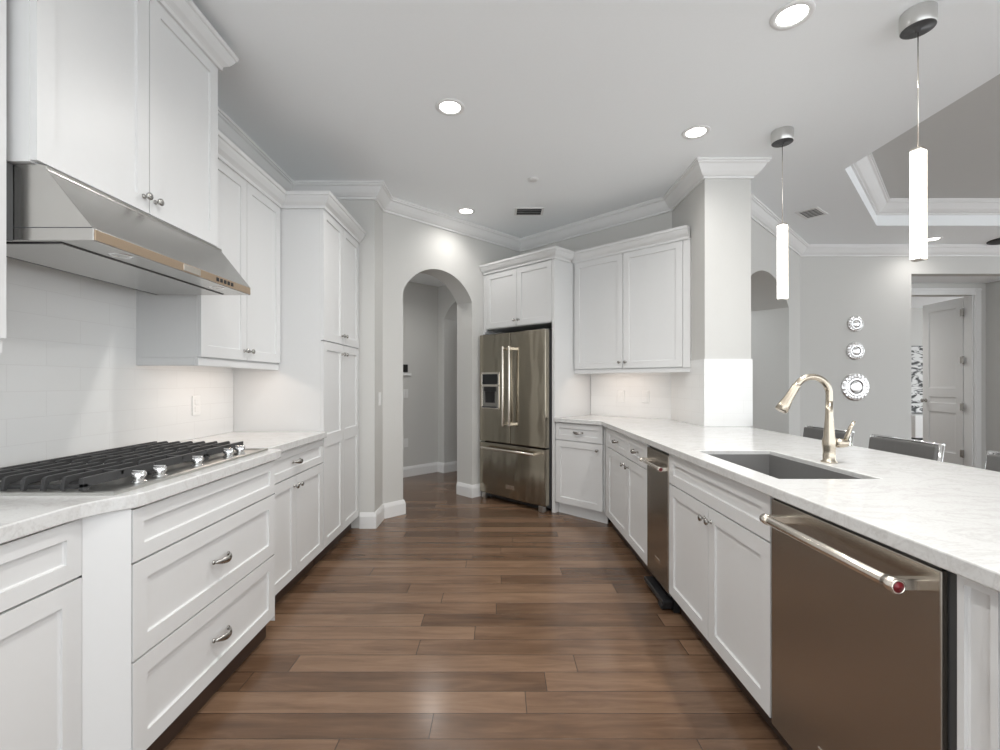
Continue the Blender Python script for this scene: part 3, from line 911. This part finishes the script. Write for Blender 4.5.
# ------------------------------------------------------------------ cooktop
y0, y1 = 1.372, 2.286
c = thing('gas_cooktop', 'stainless steel gas cooktop with black cast iron grates on the left counter', 'cooktop', (0, y0, 0.914))
L = y1 - y0
CX0, CX1 = -1.70, -1.135
shell(MB(), [ring(CX0, 0, CX1, L, 0.0), ring(CX0, 0, CX1, L, 0.009), ring(CX0 + 0.012, 0.012, CX1 - 0.012, L - 0.012, 0.011), ring(CX0 + 0.022, 0.022, CX1 - 0.022, L - 0.022, 0.003)]).build('tray', M['steel_pan'], c)
GX0, GX1 = CX0 + 0.02, -1.245
gz0, gz1 = 0.030, 0.050
NB = 7
for gi in range(3):
    ya = 0.018 + gi * (L - 0.036) / 3 + 0.002
    yb = 0.018 + (gi + 1) * (L - 0.036) / 3 - 0.002
    g = MB()
    bx = lambda x0, y0_, z0, x1, y1_, z1: g.box(x0, y0_, z0, x1, y1_, z1)
    bx(GX1 - 0.014, ya, gz0 - 0.012, GX1, yb, gz1 - 0.003); bx(GX0, ya, gz0 - 0.012, GX0 + 0.014, yb, gz1 - 0.003)
    bx(GX0, (ya + yb) / 2 - 0.006, gz0, GX1, (ya + yb) / 2 + 0.006, gz1 - 0.004)
    for k in range(1, NB):
        x = GX0 + 0.007 + (GX1 - GX0 - 0.014) * k / NB
        g.prism([(ya + 0.0, 0.007), (ya + 0.012, 0.007), (ya + 0.022, gz0), (yb - 0.022, gz0), (yb - 0.012, 0.007), (yb, 0.007), (yb - 0.006, gz1 - 0.006), (yb - 0.016, gz1), (ya + 0.016, gz1), (ya + 0.006, gz1 - 0.006)], 0, x - 0.0055, x + 0.0055)
    for yy in (ya + 0.012, yb - 0.024):
        bx(GX0, yy, 0.012, GX1, yy + 0.012, 0.024)
    for xx in (GX0, GX1 - 0.016):
        for yy in (ya, yb - 0.016):
            bx(xx, yy, 0.003, xx + 0.016, yy + 0.016, gz0)
    g.build('grate', M['iron'], c, bevel=0.0015)
for bx_, by_, br in ((-1.58, 0.16, 0.04), (-1.36, 0.16, 0.035), (-1.47, 0.457, 0.055), (-1.58, 0.755, 0.035), (-1.36, 0.755, 0.04)):
    MB().lathe([(br * 1.3, 0.003), (br * 1.3, 0.009), (br, 0.012), (br, 0.020), (br * .9, 0.024), (0, 0.025)], 24).build('burner', M['iron'], c, loc=(bx_, by_, 0))
for yk in (1.535, 1.63, 1.835, 2.045, 2.135):
    k = MB()
    k.lathe([(0.023, 0.005), (0.023, 0.009), (0.016, 0.012), (0.016, 0.020), (0.021, 0.024), (0.0215, 0.034), (0.019, 0.038), (0, 0.0385)], 22)
    k.box(-0.020, -0.004, 0.036, 0.020, 0.004, 0.044, bevel=0.002)
    k.build('knob', M['chrome'], c, loc=(-1.19, yk - y0, 0), smooth=40)

# ------------------------------------------------------------------ switches, outlets, thermostat
def plate_thing(name, label, cat, x, y, z, rz, kind, group):
    o = thing(name, label, cat, (x, y, z), rz, group)
    MB().box(-0.036, -0.006, -0.058, 0.036, -0.0005, 0.058, bevel=0.002).build('cover_plate', M['switch'], o)
    if kind == 'outlet':
        MB().box(-0.017, -0.009, 0.006, 0.017, -0.005, 0.038, bevel=0.002).box(-0.017, -0.009, -0.038, 0.017, -0.005, -0.006, bevel=0.002).build('socket', M['switch'], o)
    else:
        MB().box(-0.016, -0.010, -0.033, 0.016, -0.005, 0.033, bevel=0.003).build('rocker', M['switch'], o)
    return o

plate_thing('wall_outlet', 'white outlet on the tiled left wall right of the cooktop', 'outlet', XL + 0.0085, 2.76, 1.11, RL, 'outlet', 'wall outlets')
for u_, lb in ((1.36, 'white outlet on the right tiles nearer the refrigerator'), (1.62, 'white outlet on the right tiles nearer the column')):
    q = fp(u_, 0.0085)
    plate_thing('wall_outlet', lb, 'outlet', q[0], q[1], 1.11, RF, 'outlet', 'wall outlets')
sw = Vector((-1.06, 4.135))
plate_thing('light_switch', 'white rocker switch on the wall return left of the kitchen arch', 'switch', sw.x, sw.y, 1.10, RL, 'switch', 'light switches')
hp = lambda x: (x, x + 7.33)
hx = lambda d: hp(-1.242 + d)
q = hx(0.02)
plate_thing('light_switch', 'white switch on the hallway wall below the dark keypad', 'switch', q[0], q[1], 1.10, PI / 4, 'switch', 'light switches')
plate_thing('wall_outlet', 'white outlet low on the hallway wall through the arch', 'outlet', q[0], q[1], 0.45, PI / 4, 'outlet', 'wall outlets')
o = thing('keypad', 'small dark keypad on a white ledge on the hallway wall', 'keypad', (*q, 1.41), PI / 4)
MB().box(-0.05, -0.02, -0.03, 0.022, -0.0005, 0.07, bevel=0.003).build('dark_screen', M['black'], o)
MB().box(-0.05, -0.025, -0.075, 0.075, -0.0005, -0.038, bevel=0.003).build('ledge', M['switch'], o)

# ------------------------------------------------------------------ ceiling fixtures
proto = thing('recessed_light', '', 'ceiling light', (0, 0, HC), 0, 'recessed ceiling lights')
MB().lathe([(0.062, 0.0), (0.066, -0.006), (0.088, -0.004), (0.09, 0.0)], 32).build('trim_ring', M['trim'], proto)
MB().lathe([(0.0, -0.001), (0.064, -0.001), (0.064, 0.0)], 32).build('lens', M['can'], proto)
ld = bpy.data.lights.new('downlight', 'SPOT')
ld.energy = DOWNLIGHT_W * 4; ld.spot_size = math.radians(160); ld.spot_blend = 1.0; ld.shadow_soft_size = 0.055; ld.color = (1.0, 0.975, 0.94)
lo = bpy.data.objects.new('downlight', ld); COL.objects.link(lo); lo.parent = proto; lo.location = (0, 0, -0.02)
spots = [(-0.296, 2.835, 'recessed ceiling light nearest above the aisle on the cooktop side'),
         (-0.319, 4.559, 'recessed ceiling light in front of the kitchen arch'),
         (1.327, 3.118, 'recessed ceiling light just before the column'),
         (1.344, 2.124, 'large recessed ceiling light at the top edge, left of the near pendant'),
         (5.10, 5.45, 'recessed ceiling light behind the near pendant rod by the dining wall'),
         (-0.29, 1.10, 'recessed ceiling light overhead on the cooktop side, out of view'),
         (1.344, 1.10, 'recessed ceiling light overhead on the peninsula side, out of view'),
         (0.5, -0.4, 'added ceiling light behind the viewpoint, out of view')]  # last one is added for its light, no fixture known there
for i, (x, y, lb) in enumerate(spots):
    if i == 0:
        proto.location = (x, y, HC - 0.0005); proto['label'] = lb
    else:
        r_ = copy_tree(proto, (x, y, HC - 0.0005), 0, lb)
        if 'dining wall' in lb or 'kitchen arch' in lb or 'column' in lb:
            for ch in r_.children:
                if ch.type == 'LIGHT':
                    ch.data = ch.data.copy(); ch.data.energy = DOWNLIGHT_W * (0.7 if 'dining wall' in lb else 1.0 if 'arch' in lb else 1.5)

def vent(name, label, x, y, rz, w, d, n, group='ceiling vents'):
    v = thing(name, label, 'vent', (x, y, HC - 0.0005), rz, group)
    MB().box(-w / 2, -d / 2, -0.003, w / 2, d / 2, 0).build('backing', M['ventdark'], v)
    MB().sweep([(0, -0.003), (0.0, -0.009), (0.022, -0.006), (0.022, 0), (0, 0)], [(-w / 2, -d / 2), (w / 2, -d / 2), (w / 2, d / 2), (-w / 2, d / 2)], closed=True).build('frame', M['trim'], v)
    s = MB()
    if n == 0:
        for k in range(3): s.box(-w / 2, -d / 2 + d * (k + .8) / 3, -0.008, w / 2, -d / 2 + d * (k + 1) / 3, -0.004)
    for k in range(n):
        x0 = -w / 2 + w * (k + 0.68) / n
        s.box(x0, -d / 2, -0.0042, x0 + w * 0.3 / n, d / 2, -0.0025)
    s.build('slats', M['trim'] if n else M['ventslat'], v)
    return v

v = vent('ceiling_vent', 'slim dark ceiling vent in front of the refrigerator', 0.30, 4.56, 0, 0.24, 0.16, 0)
vent('ceiling_vent', 'white framed ceiling vent with dark slots beyond the column', 3.11, 4.61, math.radians(38), 0.26, 0.15, 6)
vv = thing('ceiling_vent', 'dark ceiling register at the right photo edge over the dining area', 'vent', (6.03, 5.46, HC - 0.0005), 0, 'ceiling vents')
MB().lathe([(0.20, 0), (0.20, -0.008), (0.15, -0.014), (0.08, -0.02), (0, -0.022)], 28).build('diffuser', M['ventdark'], vv)
sd = tag(MB().lathe([(0.045, 0), (0.045, -0.006), (0.03, -0.012), (0, -0.013)], 24).build('sprinkler_cover', M['trim'], loc=(0.286, 3.84, HC - 0.0005)), 'small round white cover on the ceiling above the aisle', 'sprinkler')

# pendants
pz0, pz1 = 1.808, 2.30
pn = thing('pendant_light', '', 'pendant light', (0, 0, HC), 0, 'pendant lights over the peninsula')
MB().lathe([(0.0, 0), (0.064, 0), (0.066, -0.003), (0.066, -0.075), (0.064, -0.078)], 36).build('canopy', M['chrome_s'], pn)
MB().lathe([(0.064, -0.078), (0.061, -0.080), (0.012, -0.080), (0.010, -0.092), (0, -0.092)], 36).build('canopy_face', M['dark'], pn)
MB().tube([(0, 0, -0.06), (0, 0, pz1 - HC + 0.01)], 0.0022, 8, up=(1, 0, 0)).build('cable', M['bar'], pn)
rd = MB().box(-0.0225, -0.0225, pz0 - HC, 0.0225, 0.0225, pz1 - HC, bevel=0.003).build('light_rod', M['rod'], pn, rot=(0, 0, math.radians(24)))
MB().box(0.0228, -0.024, pz0 - HC - 0.004, 0.027, 0.024, pz1 - HC + 0.004, bevel=0.001).box(-0.02, -0.02, pz0 - HC - 0.006, 0.02, 0.02, pz0 - HC).box(-0.02, -0.02, pz1 - HC, 0.02, 0.02, pz1 - HC + 0.01).build('metal_channel', M['bar'], rd)
pn.location = (1.905, 2.107, HC - 0.0005); pn['label'] = 'nearer glowing rod pendant hanging by a cable over the peninsula counter'
copy_tree(pn, (1.90, 3.106, HC - 0.0005), 0, 'farther glowing rod pendant hanging beside the column')

# under-cabinet lights
def under_light(label, x, y, z, rz, L, power):
    o = thing('under_cabinet_light', label, 'light', (x, y, z), rz, 'under-cabinet light strips')
    MB().box(-L / 2, -0.012, 0.004, L / 2, 0.012, 0.0125).build('housing', M['switch'], o)
    MB().box(-L / 2 + 0.01, -0.008, 0.001, L / 2 - 0.01, 0.008, 0.004).build('led_strip', M['warm'], o)
    area_light('strip_lamp', o, (0, 0, -0.001), L - 0.02, power, (1.0, 0.84, 0.73), size_y=0.016)
under_light('warm light strip under the wall cabinet between hood and pantry', -1.56, 2.73, 1.358, RL, 0.62, 0.85)
q = fp(1.43, 0.24)
under_light('warm light strip under the wall cabinet beside the refrigerator', q[0], q[1], 1.358, RF, 0.5, 0.85)

# unseen lamps added to brighten the hallway, the space beyond it and the bedroom
hl = copy_tree(proto, (-0.78, 5.36, 2.5795), 0, 'added ceiling light in the hallway, out of view')
hl2 = copy_tree(proto, (0.1, 6.35, 2.6195), 0, 'added ceiling light beyond the hallway opening, out of view')
bl = copy_tree(proto, (5.75, 8.0, 2.7495), 0, 'added ceiling light in the room behind the inner door, out of view')
for r_, pw in ((hl, 26), (hl2, 3), (bl, 100)):
    for ch in r_.children:
        if ch.type == 'LIGHT':
            ch.data = ch.data.copy(); ch.data.energy = pw

# ------------------------------------------------------------------ dining side: mirrors, door, picture, stools
for i, (z, r, lb) in enumerate(((1.97, 0.098, 'topmost small round silver mirror on the dining wall'),
                                (1.635, 0.112, 'middle round silver mirror on the dining wall'),
                                (1.188, 0.172, 'lowest and largest round silver mirror on the dining wall'))):
    o = thing('round_mirror', lb, 'mirror', (4.43, YB, z), 0, 'round silver mirrors')
    b = MB(); n = 40
    mt = Matrix.Rotation(PI / 2, 4, 'X')
    prof_ = [(1.0, 0.002, 0.0), (1.0, 0.010, 0.5), (0.93, 0.018, 1.0), (0.80, 0.024, 1.0), (0.68, 0.020, 0.5), (0.62, 0.026, 0), (0.52, 0.026, 0), (0.46, 0.018, 0)]
    rings_ = []
    for rr, hh, kf in prof_:
        rings_.append([b.bm.verts.new(mt @ Vector((r * rr * math.cos(2 * PI * k / n), r * rr * math.sin(2 * PI * k / n), hh + (0.003 * kf if k % 2 else -0.001 * kf)))) for k in range(n)])
    for a_, b_ in zip(rings_, rings_[1:]):
        for k in range(n):
            l = (k + 1) % n
            b.bm.faces.new([a_[k], a_[l], b_[l], b_[k]])
    b.build('frame', M['silver'], o)
    MB().lathe([(r * .47, 0.016), (r * .36, 0.024), (r * .2, 0.029), (0, 0.031)], 32, mt).build('mirror', M['mirror'], o)

# inner door, open at a right angle into the far room
d = bpy.data.objects.new('door_1', None); COL.objects.link(d); struct(d)
DW_, DH = 0.71, 2.43
d.location = (6.478 + DW_ * math.sin(math.radians(7)), YV + 0.125 + DW_ * math.cos(math.radians(7)), 0); d.rotation_euler = (0, 0, -PI / 2 - math.radians(7))
b = front_mesh(DW_, DH - 0.01, [(0.22, 0.80), (0.93, 1.02), (1.15, DH - 0.14)], rail=0.115, depth=0.012, ch=0.03, t=0.035)
struct(b.build('door_leaf', M['doorpaint'], d, loc=(0, -0.0, 0.01)))
struct(MB().lathe([(0.026, 0), (0.026, 0.006), (0.011, 0.012), (0.011, 0.03), (0.027, 0.045), (0.028, 0.058), (0.018, 0.068), (0, 0.069)], 20, Matrix.Rotation(PI / 2, 4, 'X')).build('door_knob', M['nickel'], d, loc=(0.065, 0, 0.97)))
for zz in (0.25, 0.9, 1.555, 2.22):
    struct(MB().lathe([(0.012, -0.055), (0.012, 0.055)], 10).box(-0.035, -0.012, -0.05, 0.02, -0.002, 0.05).build('door_hinge', M['nickel'], d, loc=(DW_ + 0.012, -0.006, zz)))
# dark edge of another door beyond the hallway opening
d2 = bpy.data.objects.new('door_2', None); COL.objects.link(d2); struct(d2)
E2 = W2A + W2D * 0.135 + Vector((R2, R2)) * 0.27
d2.location = (E2.x, E2.y, 0); d2.rotation_euler = (0, 0, -PI / 4)
struct(front_mesh(0.8, 2.05, [(0.2, 0.9), (1.05, 1.9)], rail=0.11, depth=0.01, ch=0.02, t=0.035).build('door_leaf', M['toe'], d2, loc=(0.02, 0, 0.01)))

# picture and chest seen through the inner door
def picture_mat():
    m, nt, b = new_mat('black_white_abstract')
    N, L = nt.nodes, nt.links
    tc = N.new('ShaderNodeTexCoord'); mp = N.new('ShaderNodeMapping'); mp.inputs['Scale'].default_value = (3, 3, 9)
    L.new(tc.outputs['Object'], mp.inputs[0])
    n = N.new('ShaderNodeTexNoise'); n.inputs['Scale'].default_value = 1.3; n.inputs['Detail'].default_value = 3; n.inputs['Distortion'].default_value = 1.2
    L.new(mp.outputs[0], n.inputs['Vector'])
    cr = N.new('ShaderNodeValToRGB'); e = cr.color_ramp.elements
    e[0].position = 0.42; e[0].color = (0.03, 0.03, 0.03, 1); e[1].position = 0.52; e[1].color = (0.65, 0.65, 0.64, 1)
    L.new(n.outputs['Fac'], cr.inputs[0]); L.new(cr.outputs[0], b.inputs['Base Color'])
    b.inputs['Roughness'].default_value = 0.5
    return m
M['abstract'] = picture_mat()
o = thing('wall_picture', 'tall black and white abstract picture glimpsed through the inner doorway', 'picture', (8.45, 9.3985, 0.62))
MB().box(-0.30, -0.03, 0, 0.30, -0.002, 1.36).box(-0.30, -0.035, 0, -0.28, -0.002, 1.36).build('frame', M['dark'], o)
MB().box(-0.285, -0.032, 0.015, 0.285, -0.029, 1.345).build('canvas', M['abstract'], o)
o = thing('low_chest', 'low white chest on a black plinth glimpsed through the inner doorway', 'chest', (8.40, 9.16, 0))
MB().box(-0.35, -0.2, 0.17, 0.35, 0.2, 0.60, bevel=0.004).build('body', M['switch'], o)
MB().box(-0.34, -0.19, 0.0, 0.34, 0.19, 0.17).build('plinth', M['black'], o)

# bar stools behind the peninsula
st = thing('bar_stool', '', 'stool', (0, 0, 0), 0, 'bar stools behind the peninsula')
# local: faces -x (towards the counter); backrest at +x
MB().box(-0.20, -0.215, 0.60, 0.20, 0.215, 0.665, bevel=0.02).build('seat', M['fabric'], st)
b = MB()
def backpanel(b, x0, th, z0, z1, W_):
    n = 8; vs0 = []
    for k in range(n + 1):
        y = -W_ / 2 + W_ * k / n; bow = 0.02 * (1 - (2 * y / W_) ** 2)
        vs0.append([b.bm.verts.new(p) for p in ((x0 + bow, y, z0), (x0 + th + bow, y, z0), (x0 + th + bow + 0.03, y, z1), (x0 + bow + 0.03, y, z1))])
    for a_, b_ in zip(vs0, vs0[1:]):
        for k in range(4):
            b.bm.faces.new([a_[k], a_[(k + 1) % 4], b_[(k + 1) % 4], b_[k]])
    b.bm.faces.new(vs0[0]); b.bm.faces.new(vs0[-1][::-1])
backpanel(b, 0.165, 0.035, 0.70, 0.926, 0.415)
b.build('backrest', M['fabric'], st, bevel=0.006)
b = MB()
for sy in (-1, 1):
    b.tube([(0.19, sy * 0.214, 0.58), (0.19, sy * 0.214, 0.70), (0.222, sy * 0.214, 0.935)], 0.012, 10, up=(0, 1, 0))
b.tube([(0.224, -0.222, 0.934), (0.244, 0, 0.934), (0.224, 0.222, 0.934)], 0.007, 10)
b.build('back_frame', M['chrome'], st)
for sx in (-1, 1):
    for sy in (-1, 1):
        MB().tube([(sx * 0.17, sy * 0.19, 0.60), (sx * 0.20, sy * 0.215, 0.0)], [0.014, 0.010], 10, up=(0, 1, 0)).build('leg', M['nickel'], st)
MB().tube([(-0.19, -0.207, 0.22), (-0.19, 0.207, 0.22)], 0.009, 10).tube([(0.19, -0.207, 0.22), (0.19, 0.207, 0.22)], 0.009, 10).build('footrest', M['nickel'], st)
st.location = (2.0, 3.13, 0); st['label'] = 'grey backed bar stool seen behind the faucet, closest to the column'
copy_tree(st, (2.0, 2.54, 0), 0, 'grey backed bar stool in the middle behind the peninsula counter')
copy_tree(st, (2.0, 1.88, 0), 0, 'grey backed bar stool at the right photo edge behind the counter')

for o in list(bpy.data.objects):
    if o.name not in S.objects:
        bpy.data.objects.remove(o)
